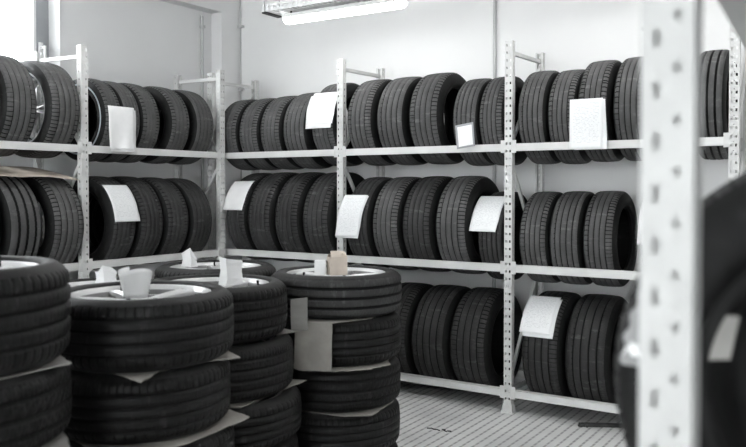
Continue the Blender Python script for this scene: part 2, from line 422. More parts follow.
# ------------------------------------------------------------------ tyres
R0, W0, RI0 = .33, .225, .213
def tread_mesh(design, mat, N=480):
    TW = W0*.84; half = TW/2
    r_ = random.Random(design)
    grooves = {0: [-.30, -.10, .10, .30], 1: [-.32, -.12, .10, .31], 2: [-.27, .0, .27], 3: [-.34, -.14, .06, .26], 4: [-.31,-.1,.1,.31]}[design]
    gw = {0: .0052, 1: .006, 2: .0065, 3: .0050, 4: .0050}[design]
    st = set()
    for g in grooves:
        c = g*TW
        for d in (-gw-.0012, -gw*.62, gw*.62, gw+.0012): st.add(round(c+d, 5))
    x = -half
    while x <= half+1e-6:
        if all(abs(x-g*TW) > gw+.004 for g in grooves): st.add(round(x, 5))
        x += .0095
    st.add(-half); st.add(half); st = sorted(st)
    verts = []; faces = []; deep = []; fm = []
    def ingroove(a): return any(abs(a-g*TW) < gw*.8 for g in grooves)
    sh = .30*TW
    for i in range(N):
        th = 2*PI*i/N
        for k, a in enumerate(st):
            crown = R0 - .006*(abs(a)/half)**2.2 - (.009 if abs(a) > half-.001 else 0) - (.002 if abs(a) > half-.012 else 0)
            d = 0
            if ingroove(a): d = .0085
            else:
                if design == 0:
                    if abs(a) > sh and (i % 7) == 0: d = .006
                    elif abs(a) <= sh and ((i*1 + int(a*500)) % 14) == 0: d = .0022
                elif design == 1:
                    if abs(a) > sh and (i + int(abs(a)*330)) % 8 == 0: d = .006
                    elif abs(a) <= sh and (i + int(a*700)) % 16 == 0: d = .003
                elif design == 2:
                    if (i + int(abs(a)*560)) % 8 == 0: d = .0052
                elif design == 3:
                    if a > sh*.8 and (i % 6) == 0: d = .005
                    elif a < -sh and (i % 8) == 0: d = .006
                    elif (i + int(a*300)) % 20 == 0: d = .002
                elif design == 4:
                    if abs(a) > sh and (i + int(abs(a)*800)) % 8 == 0: d = .0065
                    elif (i - int(a*1400)) % 20 == 0: d = .005
            rr = crown-d
            verts.append((a, rr*math.cos(th), rr*math.sin(th))); deep.append(d > .0045)
    K = len(st)
    for i in range(N):
        j = (i+1) % N
        for k in range(K-1):
            q = (i*K+k, i*K+k+1, j*K+k+1, j*K+k); faces.append(q)
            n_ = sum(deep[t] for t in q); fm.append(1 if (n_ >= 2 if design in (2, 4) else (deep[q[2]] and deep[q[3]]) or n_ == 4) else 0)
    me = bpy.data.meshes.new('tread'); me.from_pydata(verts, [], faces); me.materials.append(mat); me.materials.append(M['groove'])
    me.polygons.foreach_set('material_index', fm)  # groove and slot faces take the painted shade
    for p in me.polygons: p.use_smooth = True
    me.update()
    return me

def lathe(prof, n, closed=False):
    verts = []; faces = []
    for i in range(n):
        th = 2*PI*i/n
        for a, r in prof: verts.append((a, r*math.cos(th), r*math.sin(th)))
    K = len(prof)
    for i in range(n):
        j = (i+1) % n
        for k in range(K-1 if not closed else K):
            k2 = (k+1) % K
            faces.append((i*K+k, i*K+k2, j*K+k2, j*K+k))
    return verts, faces

def carcass_mesh(mat):
    h = W0*.84/2; rs = R0-.015
    q = lambda d: rs - d*(rs-RI0)/.102
    half = [(h, rs), (h+.006, rs-.006), (h+.0125, rs-.018), (h+.0165, q(.034)), (h+.018, q(.050)), (h+.0172, q(.056)), (h+.0178, q(.058)), (h+.015, q(.074)),
            (h+.009, q(.088)), (h+.0015, RI0+.012), (h-.004, RI0+.0085), (h-.006, RI0+.002), (h-.012, RI0), (h-.024, RI0+.003)]
    inner = [(h-.022, RI0+.014), (h-.008, q(.072)), (h-.002, q(.050)), (h-.008, q(.025)), (h-.030, rs-.014), (0, rs-.010)]
    right = half + inner
    left = [(-a, r) for a, r in reversed(right)]
    prof = right + left[1:]          # open at the tread side
    v, f = lathe(prof, 120)
    me = bpy.data.meshes.new('sidewall'); me.from_pydata(v, [], f); me.materials.append(mat)
    bm = bmesh.new(); bm.from_mesh(me)
    # fill the belt under the tread so that the carcass is solid
    bmesh.ops.recalc_face_normals(bm, faces=bm.faces); bm.to_mesh(me); bm.free()
    for p in me.polygons: p.use_smooth = True
    return me

def ring_mesh(name, mat, a, r, t, n=96):
    prof = [(a+t*math.cos(q), r+t*math.sin(q)) for q in [2*PI*i/10 for i in range(10)]]
    v, f = lathe(prof, n, True)
    me = bpy.data.meshes.new(name); me.from_pydata(v, [], f); me.materials.append(mat)
    for p in me.polygons: p.use_smooth = True
    return me

def rim_mesh(mat):
    h = W0*.84/2
    out = [(h+.002, RI0+.010), (h+.006, RI0+.008), (h+.007, RI0+.001), (h+.003, RI0-.006), (h-.006, RI0-.008), (h-.010, RI0-.014), (h-.030, RI0-.018),
           (h-.045, RI0-.030), (h-.120, RI0-.034), (-h+.03, RI0-.014), (-h+.008, RI0-.006), (-h-.003, RI0+.002), (-h-.004, RI0+.010)]
    back = [(-h+.001, RI0+.009), (-h+.006, RI0+.0), (-h+.03, RI0-.010), (h-.118, RI0-.030), (h-.046, RI0-.026), (h-.016, RI0-.012), (h-.006, RI0-.004), (h-.001, RI0+.009)]
    v, f = lathe(out+back, 120, True)
    me = bpy.data.meshes.new('rim'); me.from_pydata(v, [], f); me.materials.append(mat); me.materials.append(M['barrel'])
    for p in me.polygons:
        if all(math.hypot(v[t][1], v[t][2]) < RI0-.0125 for t in p.vertices): p.material_index = 1
    for p in me.polygons: p.use_smooth = True
    return me

def spokes_bm(n=5, split=False):
    """alloy spider: spokes that sweep up from the hub to the rim, outer side +x"""
    h = W0*.84/2; bm = bmesh.new()
    def spoke(ang0, ang1, w0, w1):
        S_ = 7; rings = []
        for s in range(S_):
            t = s/(S_-1); r = .050 + (RI0-.022-.050)*t
            ang = ang0 + (ang1-ang0)*t; w = w0 + (w1-w0)*t**1.5
            if t > .85: w *= 1.25
            xo = h-.016 + .012*math.sin(t*PI*.5); th = .030 - .010*t
            c, s2 = math.cos(ang), math.sin(ang)
            ring = []
            for (dw, dx) in ((-.5, -th), (-.5, -.006), (-.34, 0), (0, -.004), (.34, 0), (.5, -.006), (.5, -th)):
                a = dw*w; ring.append(bm.verts.new((xo+dx, r*c - a*s2, r*s2 + a*c)))
            rings.append(ring)
        for a, b_ in zip(rings, rings[1:]):
            for i in range(7): bm.faces.new((a[i], a[(i+1) % 7], b_[(i+1) % 7], b_[i]))
        bm.faces.new(rings[0]); bm.faces.new(rings[-1])
    for k in range(n):
        a = 2*PI*k/n
        if split: spoke(a-.10, a-.24, .026, .020); spoke(a+.10, a+.24, .026, .020)
        else: spoke(a-.04, a-.13, .034, .024); spoke(a+.04, a+.13, .034, .024)
    return bm
def hub_bm():
    h = W0*.84/2
    v, f = lathe([(h-.070, .0001), (h-.070, .074), (h-.024, .076), (h-.018, .070), (h-.020, .036), (h-.013, .034), (h-.013, .0001)], 40)
    me = bpy.data.meshes.new('hub'); me.from_pydata(v, [], f)
    bm = bmesh.new(); bm.from_mesh(me); return bm
def lug_bm():
    bm = bmesh.new(); h = W0*.84/2
    for k in range(5):
        a = 2*PI*(k+.5)/5; c = (math.cos(a)*.053, math.sin(a)*.053)
        tube(bm, (h-.0215, c[0], c[1]), (h-.0165, c[0], c[1]), .0085, 8)
    return bm

carc = carcass_mesh(M['side']); RI_SHELF = RI0; RI0 = .240; carc_s = carcass_mesh(M['side_stack']); RI0 = RI_SHELF
treads = {}
for d in range(5):
    for key in ('tread_grey', 'tread_mid', 'tread_dark', 'tread_low'):
        if d == 0 or True: treads[d, key] = None
def get_tread(d, key):
    if treads[d, key] is None:
        base = next((treads[d, k] for k in ('tread_grey', 'tread_mid', 'tread_dark', 'tread_low') if treads[d, k]), None)
        if base: me = base.copy(); me.materials[0] = M[key]
        else: me = tread_mesh(d, M[key])
        treads[d, key] = me
    return treads[d, key]
me_bead = ring_mesh('bead', M['side'], W0*.84/2-.006, RI0+.003, .005)
me_bead_pale = ring_mesh('bead', M['bead'], W0*.84/2+.0165, R0-.060, .0065)
me_line = ring_mesh('sidewall_rib', M['side'], W0*.84/2+.0165, R0-.045, .002)

# 3-D axis helper: child meshes have their axle on x; 'out' = +x
def tyre(x, y, z, rot_axis, W, R, design, key, label, group, face=1, spin=None, cat='tyre', pale=False, tilt=0):
    """bare standing tyre; (x,y,z) centre; rot_axis = heading of the axle; the Empty sits at its lowest point"""
    e = empty('car_tyre', (x, y, z-R), (0, 0, rot_axis))
    sx, sr = W/W0, R/R0
    e.scale = (sx, sr, sr)
    spin = random.uniform(0, 6.28) if spin is None else spin
    t = link('tread', get_tread(design, key), None, e); t.location = (0, 0, R0); t.rotation_euler = (spin, 0, 0)
    c = link('sidewall', carc, None, e); c.location = (0, 0, R0); c.rotation_euler = (spin, 0, 0)
    b_ = link('bead', me_bead_pale if pale else me_bead, None, e); b_.location = (0, 0, R0)
    if face < 0: b_.rotation_euler = (0, 0, PI)
    if pale: b_['label'] = 'bead ring with painted window highlight'
    tag(e, label, cat, group)
    return e

RI0 = .240
rim_me = rim_mesh(M['alloy'])
sb = spokes_bm(5); bmesh.ops.recalc_face_normals(sb, faces=sb.faces)
sp_me = bpy.data.meshes.new('spokes'); sb.to_mesh(sp_me); sb.free(); sp_me.materials.append(M['alloy'])
sb = spokes_bm(5, True); bmesh.ops.recalc_face_normals(sb, faces=sb.faces)
sp2_me = bpy.data.meshes.new('spokes'); sb.to_mesh(sp2_me); sb.free(); sp2_me.materials.append(M['alloy'])
hb = hub_bm(); bmesh.ops.recalc_face_normals(hb, faces=hb.faces)
hub_me = bpy.data.meshes.new('hub'); hb.to_mesh(hub_me); hb.free(); hub_me.materials.append(M['alloy'])
lb = lug_bm(); bmesh.ops.recalc_face_normals(lb, faces=lb.faces)
lug_me = bpy.data.meshes.new('wheel_bolts'); lb.to_mesh(lug_me); lb.free(); lug_me.materials.append(M['dark_metal'])
vb = bmesh.new(); h_ = W0*.84/2; tube(vb, (h_-.022, RI0-.028, 0), (h_+.012, RI0-.034, 0), .0045, 8); tube(vb, (h_+.012, RI0-.034, 0), (h_+.022, RI0-.0355, 0), .006, 8)
bmesh.ops.recalc_face_normals(vb, faces=vb.faces)
val_me = bpy.data.meshes.new('valve'); vb.to_mesh(val_me); vb.free(); val_me.materials.append(M['plastic_dark'])

def wheel(loc, rot_e, child_rot_fn, W, R, design, key, label, group, split=False, spin=None, side=None, full=True):
    e = empty('car_wheel', loc, rot_e)
    e.scale = (W/W0, R/R0, R/R0)
    return e

def add_wheel_parts(e, lift, basis, design, key, side, split, spin, full=True):
    def put(name, me, parent=e):
        o = link(name, me, None, parent)
        if parent is e:
            o.matrix_local = Matrix.Translation(lift) @ basis @ Matrix.Rotation(spin, 4, 'X')
        return o
    t = put('tread', get_tread(design, key)); s = put('sidewall', side)
    r = put('rim', rim_me)
    if full:
        put('spokes', sp2_me if split else sp_me, r); hb = put('hub', hub_me, r); put('wheel_bolts', lug_me, r); put('valve', val_me, r)
    return r

RI0 = RI_SHELF
def flat_wheel(x, y, z0, W, R, design, key, label, group, split=False, spin=None, full=True):
    """wheel lying on its side, outer face up, base at z0"""
    e = empty('car_wheel', (x, y, z0)); e.scale = (R/R0, R/R0, W/W0)
    spin = random.uniform(0, 6.28) if spin is None else spin
    hW = (W0*.84/2+.018)
    basis = Matrix.Rotation(-PI/2, 4, 'Y')           # +x -> +z
    add_wheel_parts(e, Vector((0, 0, hW)), basis, design, key, M_side_stack, split, spin, full)
    tag(e, label, 'wheel', group)
    return e
M_side_stack = carc_s
WFULL = 2*(W0*.84/2+.018)    # real section width of the mesh at W0
def stand_wheel(x, y, z, rot, W, R, design, key, label, group, face=1, split=False, spin=None, side=None):
    e = empty('car_wheel', (x, y, z-R), (0, 0, rot)); e.scale = (W/W0, R/R0, R/R0)
    spin = random.uniform(0, 6.28) if spin is None else spin
    basis = Matrix.Rotation(0 if face > 0 else PI, 4, 'Z')
    add_wheel_parts(e, Vector((0, 0, R0)), basis, design, key, carc_s, split, spin)
    tag(e, label, 'wheel', group); return e

def cz(level, R, hs): return level + math.sqrt(max(R*R-hs*hs, .0)) + .002

def centres(spec, Yc_minus):     # keep neighbours from cutting into each other
    out = [list(s) for s in spec]
    for i in range(len(out)):
        lim = 9
        if i > 0: lim = min(lim, (out[i][0]-out[i-1][0])*2 - out[i-1][1])
        if i == 0 and len(out) > 1: lim = min(lim, out[1][0]-out[0][0])
        nxt = out[i+1][0]-out[i][0] if i+1 < len(out) else 9
        out[i][1] = max(.15, min(out[i][1], lim, nxt*1.04)-.006)
    return out

ORD = ['leftmost', 'second from left', 'third from left', 'fourth from left', 'fifth from left', 'sixth from left']
DS = ['black', 'worn black', 'dusty black']
def row(side, level, hs, bay, shelf, spec, group):
    """spec rows: (pos, width, R, design, key, extra label)"""
    sp = centres([(s[0], s[1], s[2]) for s in spec], 0)
    out = []
    skip = sum(1 for q in spec if 'beyond the frame' in q[5])
    for i, (s, c) in enumerate(zip(spec, sp)):
        pos, W, R = c; W = W*W0/WFULL
        z = cz(level, R, hs)
        lab = f'{s[5]}, {ORD[i]} on {shelf} shelf, {bay}'
        if side == 'L' and skip: lab = f'{s[5]}, {ORD[i-skip]} visible on {shelf} shelf, {bay}' if i >= skip else f'tyre just outside the picture on {shelf} shelf, {bay}'
        if len(lab.replace('-', ' ').split()) > 16: lab = f'{s[5]}, {shelf} shelf, {bay}'
        kind = s[6] if len(s) > 6 else 'tyre'
        if side == 'R': P = (pos, 5.20, z); rot = 0
        else: P = (-4.58-DL/2, pos, z); rot = PI/2
        face = 1 if side == 'R' else -1
        if kind == 'wheel': stand_wheel(*P, rot, W, R, s[3], s[4], lab, group+' wheels', face=face)
        else: tyre(*P, rot, W, R, s[3], s[4], lab, group, face=face, pale=(kind == 'pale'))
        out.append((pos, W, R, z))
    return out
G, D_, K_ = 'tread_grey', 'tread_dark', 'tread_mid'
HR = .26; HL = DL/2-.04
# back rack, top shelf
row('R', TOP, HR, 'back rack corner bay', 'top', [
    (-4.600, .225, .306, 0, G, 'small tyre mostly behind the corner posts'), (-4.372, .225, .305, 3, G, 'small ribbed tyre'), (-4.140, .23, .307, 0, G, 'small slotted tyre'),
    (-3.893, .245, .311, 1, G, 'ribbed tyre'), (-3.600, .24, .332, 3, G, 'taller tyre wearing a curled white sheet')], 'tyres on the back rack, top shelf, corner bay')
row('R', TOP, HR, 'back rack middle bay', 'top', [
    (-3.258, .245, .333, 3, G, 'tyre touching the post'), (-2.994, .25, .333, 1, G, 'wide-grooved tyre'), (-2.715, .262, .336, 0, G, 'large tyre with open dark centre'),
    (-2.405, .215, .312, 1, G, 'small tyre behind the white card'), (-2.210, .200, .312, 3, G, 'tyre half behind the perforated post')], 'tyres on the back rack, top shelf, middle bay')
row('R', TOP, HR, 'back rack right bay', 'top', [
    (-1.925, .20, .318, 1, G, 'smaller tyre'), (-1.722, .20, .315, 3, G, 'smaller finely slotted tyre'), (-1.515, .212, .331, 0, G, 'tall tyre holding two white sheets'),
    (-1.290, .215, .333, 3, G, 'tall four-groove tyre'), (-1.06, .21, .33, 0, G, 'tyre behind the blurred post'), (-.845, .19, .333, 2, G, 'tall slotted tyre beside the end post')], 'tyres on the back rack, top shelf, right bay')
# middle shelf
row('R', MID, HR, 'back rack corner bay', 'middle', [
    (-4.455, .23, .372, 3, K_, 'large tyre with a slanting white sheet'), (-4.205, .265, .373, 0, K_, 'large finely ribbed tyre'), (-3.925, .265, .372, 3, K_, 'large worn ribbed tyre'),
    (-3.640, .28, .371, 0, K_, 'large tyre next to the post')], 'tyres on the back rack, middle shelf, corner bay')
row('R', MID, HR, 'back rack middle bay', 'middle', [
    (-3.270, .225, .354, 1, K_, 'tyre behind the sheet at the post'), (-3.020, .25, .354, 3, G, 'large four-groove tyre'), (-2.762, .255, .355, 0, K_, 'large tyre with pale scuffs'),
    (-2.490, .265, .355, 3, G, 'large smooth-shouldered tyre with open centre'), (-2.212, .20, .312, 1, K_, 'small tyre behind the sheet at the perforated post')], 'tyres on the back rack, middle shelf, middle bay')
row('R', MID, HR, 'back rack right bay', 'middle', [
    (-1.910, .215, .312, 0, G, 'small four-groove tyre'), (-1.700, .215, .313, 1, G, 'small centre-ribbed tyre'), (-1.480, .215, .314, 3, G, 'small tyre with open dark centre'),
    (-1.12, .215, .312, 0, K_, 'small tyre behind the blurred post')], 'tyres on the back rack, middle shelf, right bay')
# bottom shelf
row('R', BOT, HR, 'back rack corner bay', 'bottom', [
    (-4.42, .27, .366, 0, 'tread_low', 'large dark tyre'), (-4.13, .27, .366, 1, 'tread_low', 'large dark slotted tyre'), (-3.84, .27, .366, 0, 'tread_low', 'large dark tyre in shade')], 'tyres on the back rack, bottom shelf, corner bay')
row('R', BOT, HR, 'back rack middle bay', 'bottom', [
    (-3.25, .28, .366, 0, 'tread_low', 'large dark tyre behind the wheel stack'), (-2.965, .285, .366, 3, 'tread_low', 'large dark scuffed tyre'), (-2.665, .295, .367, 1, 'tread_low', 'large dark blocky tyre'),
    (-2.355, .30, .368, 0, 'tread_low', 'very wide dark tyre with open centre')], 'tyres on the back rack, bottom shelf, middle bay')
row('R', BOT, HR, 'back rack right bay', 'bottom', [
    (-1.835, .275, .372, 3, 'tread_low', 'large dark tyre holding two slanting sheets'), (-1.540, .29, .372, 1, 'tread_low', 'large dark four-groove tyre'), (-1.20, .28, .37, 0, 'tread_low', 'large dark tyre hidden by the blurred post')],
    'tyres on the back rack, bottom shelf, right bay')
# left rack
row('L', TOP, HL, 'left rack window bay', 'top', [
    (2.40, .235, .331, 3, G, 'tyre beyond the frame'), (2.680, .24, .331, 0, G, 'broad tyre at the picture edge'), (2.99, .245, .331, 0, G, 'broad alloy wheel', 'wheel'), (3.31, .255, .329, 3, G, 'broad alloy wheel with shining rim edge', 'wheel')],
    'tyres on the left rack, top shelf, window bay')
row('L', TOP, HL, 'left rack corner bay', 'top', [
    (3.715, .165, .302, 3, G, 'small tyre with pale ring round its open centre', 'pale'), (3.882, .165, .301, 1, G, 'small tyre partly behind the white sheets'), (4.060, .190, .303, 3, G, 'small ribbed tyre'),
    (4.350, .22, .305, 0, G, 'small tyre standing apart'), (4.615, .225, .305, 1, G, 'small tyre near the corner post')], 'tyres on the left rack, top shelf, corner bay')
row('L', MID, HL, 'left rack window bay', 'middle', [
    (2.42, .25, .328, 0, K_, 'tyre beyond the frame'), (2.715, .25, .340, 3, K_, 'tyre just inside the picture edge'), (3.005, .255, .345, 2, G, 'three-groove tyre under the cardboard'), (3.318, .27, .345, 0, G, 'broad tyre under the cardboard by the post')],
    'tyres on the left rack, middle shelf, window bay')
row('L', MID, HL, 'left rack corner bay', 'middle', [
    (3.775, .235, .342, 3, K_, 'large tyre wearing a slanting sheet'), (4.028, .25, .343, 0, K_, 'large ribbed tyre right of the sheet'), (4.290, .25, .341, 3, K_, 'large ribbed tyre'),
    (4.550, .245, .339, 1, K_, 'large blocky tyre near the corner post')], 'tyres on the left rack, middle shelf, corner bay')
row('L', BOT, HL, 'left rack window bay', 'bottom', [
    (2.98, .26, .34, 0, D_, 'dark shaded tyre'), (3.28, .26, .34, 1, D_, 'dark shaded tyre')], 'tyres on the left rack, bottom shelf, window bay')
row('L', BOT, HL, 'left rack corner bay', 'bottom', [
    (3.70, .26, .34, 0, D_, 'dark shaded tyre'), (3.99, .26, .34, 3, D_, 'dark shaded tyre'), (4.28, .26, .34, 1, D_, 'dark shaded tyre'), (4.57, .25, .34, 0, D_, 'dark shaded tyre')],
    'tyres on the left rack, bottom shelf, corner bay')

# ------------------------------------------------------------------ papers draped over tyres
def sheet_mesh(P, nu=10, nv=22, skew=0, wob=.003, seed=0):
    """P(u,v)->point ; u across 0..1, v 0 top .. 1 bottom; outward normal via finite differences"""
    verts = []; faces = []; uvs = []
    for j in range(nv+1):
        for i in range(nu+1):
            verts.append(P(i/nu, j/nv)); uvs.append((i/nu, 1-j/nv))
    for j in range(nv):
        for i in range(nu):
            a = j*(nu+1)+i; faces.append((a, a+1, a+nu+2, a+nu+1))
    me = bpy.data.meshes.new('sheet'); me.from_pydata(verts, [], faces)
    uvl = me.uv_layers.new(name='UVMap')
    for p in me.polygons:
        p.use_smooth = True
        for li in p.loop_indices: uvl.data[li].uv = uvs[me.loops[li].vertex_index]
    return me

def draped(side, x0, x1, R, level, hs, phi, L, label, off=0.0, second=None, skew=0, curl=.012, seed=0, mat='form', group='order sheets on the tyres', name='paper_sheet', down=0.0, wave=.0):
    z0 = cz(level, R, hs); rnd = random.Random(seed)
    w = x1-x0
    def mk(dx0, dsk, o2, phi_, L_):
        def P(u, v):
            s = v*L_; Rp = R + .005 + off + o2
            arc = math.radians(phi_)*Rp
            x = x0 + dx0 + u*w + dsk*(v-.5)
            if s < arc:
                ph = math.radians(phi_) - s/Rp; d = Rp*math.cos(ph); z = z0 + Rp*math.sin(ph); 
            else:
                d = Rp; z = z0 - (s-arc)
            lift = curl*max(0, v-.75)/.25*(.3+.7*u) + wave*math.sin(u*9+v*2)*max(0, v-.25)
            lift += .0025*noise.noise(Vector((u*3+seed, v*4, o2*100)))
            lift = max(lift, -.001)
            d += lift
            return (x, d, z)
        if side == 'R': Q = lambda u, v: (lambda p: (p[0], 5.20-p[1], p[2]))(P(u, v))
        else: Q = lambda u, v: (lambda p: (-4.58-DL/2+p[1], p[0], p[2]))(P(u, v))
        return sheet_mesh(Q)
    if second:
        root = empty(name, (0, 0, 0))
        c = mk(0, skew, 0.004, phi, L)
        cx = Vector((0, 0, 0))
        front = link('front_sheet', c, M[mat], root); back = link('back_sheet', mk(second[0], skew+second[1], 0, phi-second[2], L), M[mat], root)
        # put the Empty at the sheet's lower edge
        base = Vector(c.vertices[len(c.vertices)-6].co)
        root.location = base
        for o in (front, back): o.location = -base
        obs = (front, back)
    else:
        root = link(name, mk(0, skew, 0, phi, L), M[mat]); obs = (root,)
    for o in obs:
        so = o.modifiers.new('s', 'SOLIDIFY'); so.thickness = .0006; so.offset = 1
    tag(root, label, 'paper', group)
    return root

draped('L', 3.655, 3.885, .302, TOP, HL, 16, .305, 'pair of creased blank sheets in front of small tyres, left rack top shelf', second=(.012, .0, 3), skew=-.004, curl=.02, wave=.012, seed=1, mat='paper')
draped('L', 3.672, 3.888, .342, MID, HL, 53, .305, 'slanting form draped over a large tyre, left rack middle shelf', seed=2, off=.0)
draped('R', -4.575, -4.357, .372, MID, HR, 53, .288, 'slanting sheet on the first large tyre right of the corner post', seed=3, mat='paper')
draped('R', -3.735, -3.487, .332, TOP, HR, 38, .275, 'curled wide sheet lying over a tall tyre left of the top post', second=(.012, .0, -6), seed=4, curl=.02, mat='paper')
draped('R', -3.418, -3.212, .354, MID, HR, 36, .325, 'folded form hanging in front of a post, back rack middle shelf', second=(.005, -.006, 1), skew=-.042, seed=5, off=.004)
draped('R', -2.350, -2.147, .312, MID, HR, 62, .300, 'form with cut corner left of the perforated post, middle shelf', seed=6, skew=-.01, curl=.03)
draped('R', -1.650, -1.442, .331, TOP, HR, 9, .310, 'two upright printed forms on a tall tyre, back rack top shelf', second=(.022, .018, 1), seed=7)
draped('R', -1.975, -1.765, .372, BOT, HR, 68, .310, 'two slanting printed forms on a large dark bottom shelf tyre', second=(.018, .006, 3), seed=8)
draped('R', -1.235, -1.04, .312, MID, HR, 53, .30, 'white sheet mostly hidden behind the blurred foreground post', seed=9, mat='paper')
# small framed card standing on the beam
root = empty('label_card', (-2.372, 4.862, 1.775), (R_(-8), 0, 0)); 
bm = bmesh.new(); box(bm, -.068, .068, 0, .004, 0, .165); f = bm_obj('sleeve', bm, M['window_grey'], root)
bm = bmesh.new(); box(bm, -.052, .056, -.0015, -.0004, .012, .150); bm_obj('card_insert', bm, M['paper'], root)
root.rotation_euler = (R_(-6), R_(-8), 0)
tag(root, 'small white card in a clear-edged sleeve leaning on a tyre above the beam', 'card')

# ------------------------------------------------------------------ wheel stacks
GAP = .006
def stack(name, x, y, zs_T, Rs, designs, keys, words, full_top=True, split=False, jit=0.0, offs={}):
    """zs_T thicknesses from the bottom up; returns list of (z0,z1)"""
    z = 0.0; out = []
    n = len(zs_T); pos = ['bottom', 'second from bottom', 'middle', 'second from top', 'top'][-n:]
    rnd = random.Random(name)
    for i, T in enumerate(zs_T):
        W = (T-GAP)*W0/WFULL
        R = Rs[i]; jx, jy = rnd.uniform(-jit, jit), rnd.uniform(-jit, jit)
        if i == n-1: jx = jy = 0
        if i in offs: jx, jy = offs[i]
        flat_wheel(x+jx, y+jy, z + (0 if i == 0 else GAP/2), W, R, designs[i], keys[i],
                   f'{words[i]}, {pos[i]} of the {name}', 'wheels in the '+name, split=split, full=(i == n-1 and full_top), spin=(SPIN.get(name) if i == n-1 else None))
        out.append((z, z+T)); z += T
    return out
SPIN = {'stack at the left picture edge': .3, 'large front stack': 1.2}
wA, wB, wC, wD, wE = 'stack at the left picture edge', 'large front stack', 'stack behind the large front one', 'tall right stack carrying the box', 'rear stack near the left rack'
wG = 'hidden stack behind the left ones'
SA = (-2.223, 1.228); SB = (-2.231, 1.931); SC = (-2.514, 2.585); SD = (-2.319, 3.265); SE = (-3.100, 3.215); SG = (-3.245, 2.550)
plain = ['dark wheel lying flat']*5
ZA = stack(wA, *SA, [.26, .26, .257, .224, .288], [.325, .325, .325, .328, .328], [1, 0, 0, 2, 0], [D_]*5, ['dark wheel lying flat', 'dark wheel lying flat', 'dark wheel lying flat', 'dark wheel with shoulder slots', 'very wide dark wheel with silver rim'])
ZB = stack(wB, *SB, [.22, .22, .222, .235, .243], [.325, .325, .33, .325, .330], [0, 1, 0, 3, 0], [D_]*5, ['dark wheel lying flat', 'dark wheel lying flat', 'dark wheel lying flat', 'dark ribbed wheel', 'wide wheel with white alloy spokes'], jit=.01)
ZC_ = stack(wC, *SC, [.20, .20, .202, .243, .243], [.335, .335, .345, .338, .333], [0, 1, 0, 1, 4], [D_]*5, ['dark wheel lying flat', 'dark wheel lying flat', 'dark blocky wheel', 'dark blocky wheel', 'blocky wheel with silver rim'], offs={3: (.020, .012), 2: (.050, .020), 1: (.045, .02), 0: (.04, .015)})
ZD = stack(wD, *SD, [.218, .218, .214, .227, .21], [.325, .325, .325, .325, .333], [0, 0, 2, 0, 2], [D_, D_, D_, D_, K_], ['dark wheel lying flat', 'dark wheel lying flat', 'dark scuffed wheel', 'dark ribbed wheel', 'three-groove wheel with silver rim'], jit=.008)
ZE = stack(wE, *SE, [.21, .215, .215, .22, .22], [.32, .32, .325, .325, .333], [0, 1, 0, 2, 0], [D_]*4+[K_], ['dark wheel lying flat']*4+['wheel with pale rim'])
ZG = stack(wG, *SG, [.2, .205, .205, .21, .21], [.32]*5, [0, 1, 0, 2, 0], [D_]*5, ['dark wheel lying flat']*5)

def torn_sheet(name, pts, z, mat, label, cat='cardboard', th=.0035, bend=None, grp='cardboard separators between the wheels', rough=.0, seed=0):
    """flat sheet with an irregular outline (pts in order), subdivided edge jitter"""
    rnd = random.Random(seed); out = []
    n = len(pts)
    for i in range(n):
        a, b_ = Vector((*pts[i], 0)), Vector((*pts[(i+1) % n], 0)); d = b_-a
        k = 8
        for q in range(k):
            p = a + d*q/k
            if q: p += Vector((-d.y, d.x, 0)).normalized()*rnd.uniform(-rough, rough)
            out.append(p)
    bm = bmesh.new()
    cxy = sum((Vector((p.x, p.y, 0)) for p in out), Vector())/len(out)
    c0 = bm.verts.new((cxy.x, cxy.y, z))
    inner = []; outer = []
    for p in out:
        q = cxy + (p-cxy)*.75
        inner.append(bm.verts.new((q.x, q.y, z)))
        outer.append(bm.verts.new((p.x, p.y, z + (bend(p) if bend else 0))))
    m = len(out)
    for i in range(m):
        j = (i+1) % m
        bm.faces.new((c0, inner[i], inner[j])); bm.faces.new((inner[i], outer[i], outer[j], inner[j]))
    o = bm_obj(name, bm, M[mat]); so = o.modifiers.new('s', 'SOLIDIFY'); so.thickness = th; so.offset = 0
    tag(o, label, cat, grp); return o
def rot_rect(c, hx, hy, a, corners=None):
    pts = []
    for sx, sy in ((-1,-1),(1,-1),(1,1),(-1,1)):
        x, y = sx*hx, sy*hy
        pts.append((c[0]+x*math.cos(a)-y*math.sin(a), c[1]+x*math.sin(a)+y*math.cos(a)))
    return pts
def polar(c, lst): return [(c[0]+r*math.cos(R_(a)), c[1]+r*math.sin(R_(a))) for a, r in lst]
z = ZA[4][0]; torn_sheet('cardboard_sheet', polar(SA, [(33, .35), (60,.29), (100, .28), (165, .27), (230, .28), (300, .30), (350, .30)]), z, 'card_grey', 'grey cardboard tip poking out under the top wheel at the left edge', seed=1, rough=.003)
z = ZA[3][0]; torn_sheet('cardboard_sheet', polar(SA, [(25, .37), (60, .30), (130, .29), (230, .28), (300, .30), (350, .34)]), z, 'card_grey', 'grey cardboard corner low between the left edge stack and the front stack', seed=2, rough=.003)
z = ZB[4][0]; torn_sheet('cardboard_sheet', polar(SB, [(27, .365), (60, .30), (150, .27), (230, .28), (301, .275), (319, .41), (331, .275), (350, .26), (12, .27)]), z, 'card', 'cardboard with two corners showing under the white alloy wheel', seed=3, rough=.003)
z = ZB[3][0]; torn_sheet('cardboard_sheet', polar(SB, [(39, .385), (75, .30), (150, .27), (230, .28), (290, .33), (318, .40), (345, .34)]), z, 'card', 'grey cardboard with ragged right corner, lower in the large front stack', seed=4, rough=.005)
z = ZC_[3][0]; torn_sheet('cardboard_sheet', [(-2.19, 2.41), (-2.245, 2.925), (-2.50, 2.84), (-2.76, 2.62), (-2.62, 2.36), (-2.40, 2.28)], z, 'card', 'long pale cardboard edge under the second wheel behind the front stack', seed=5, rough=.003)
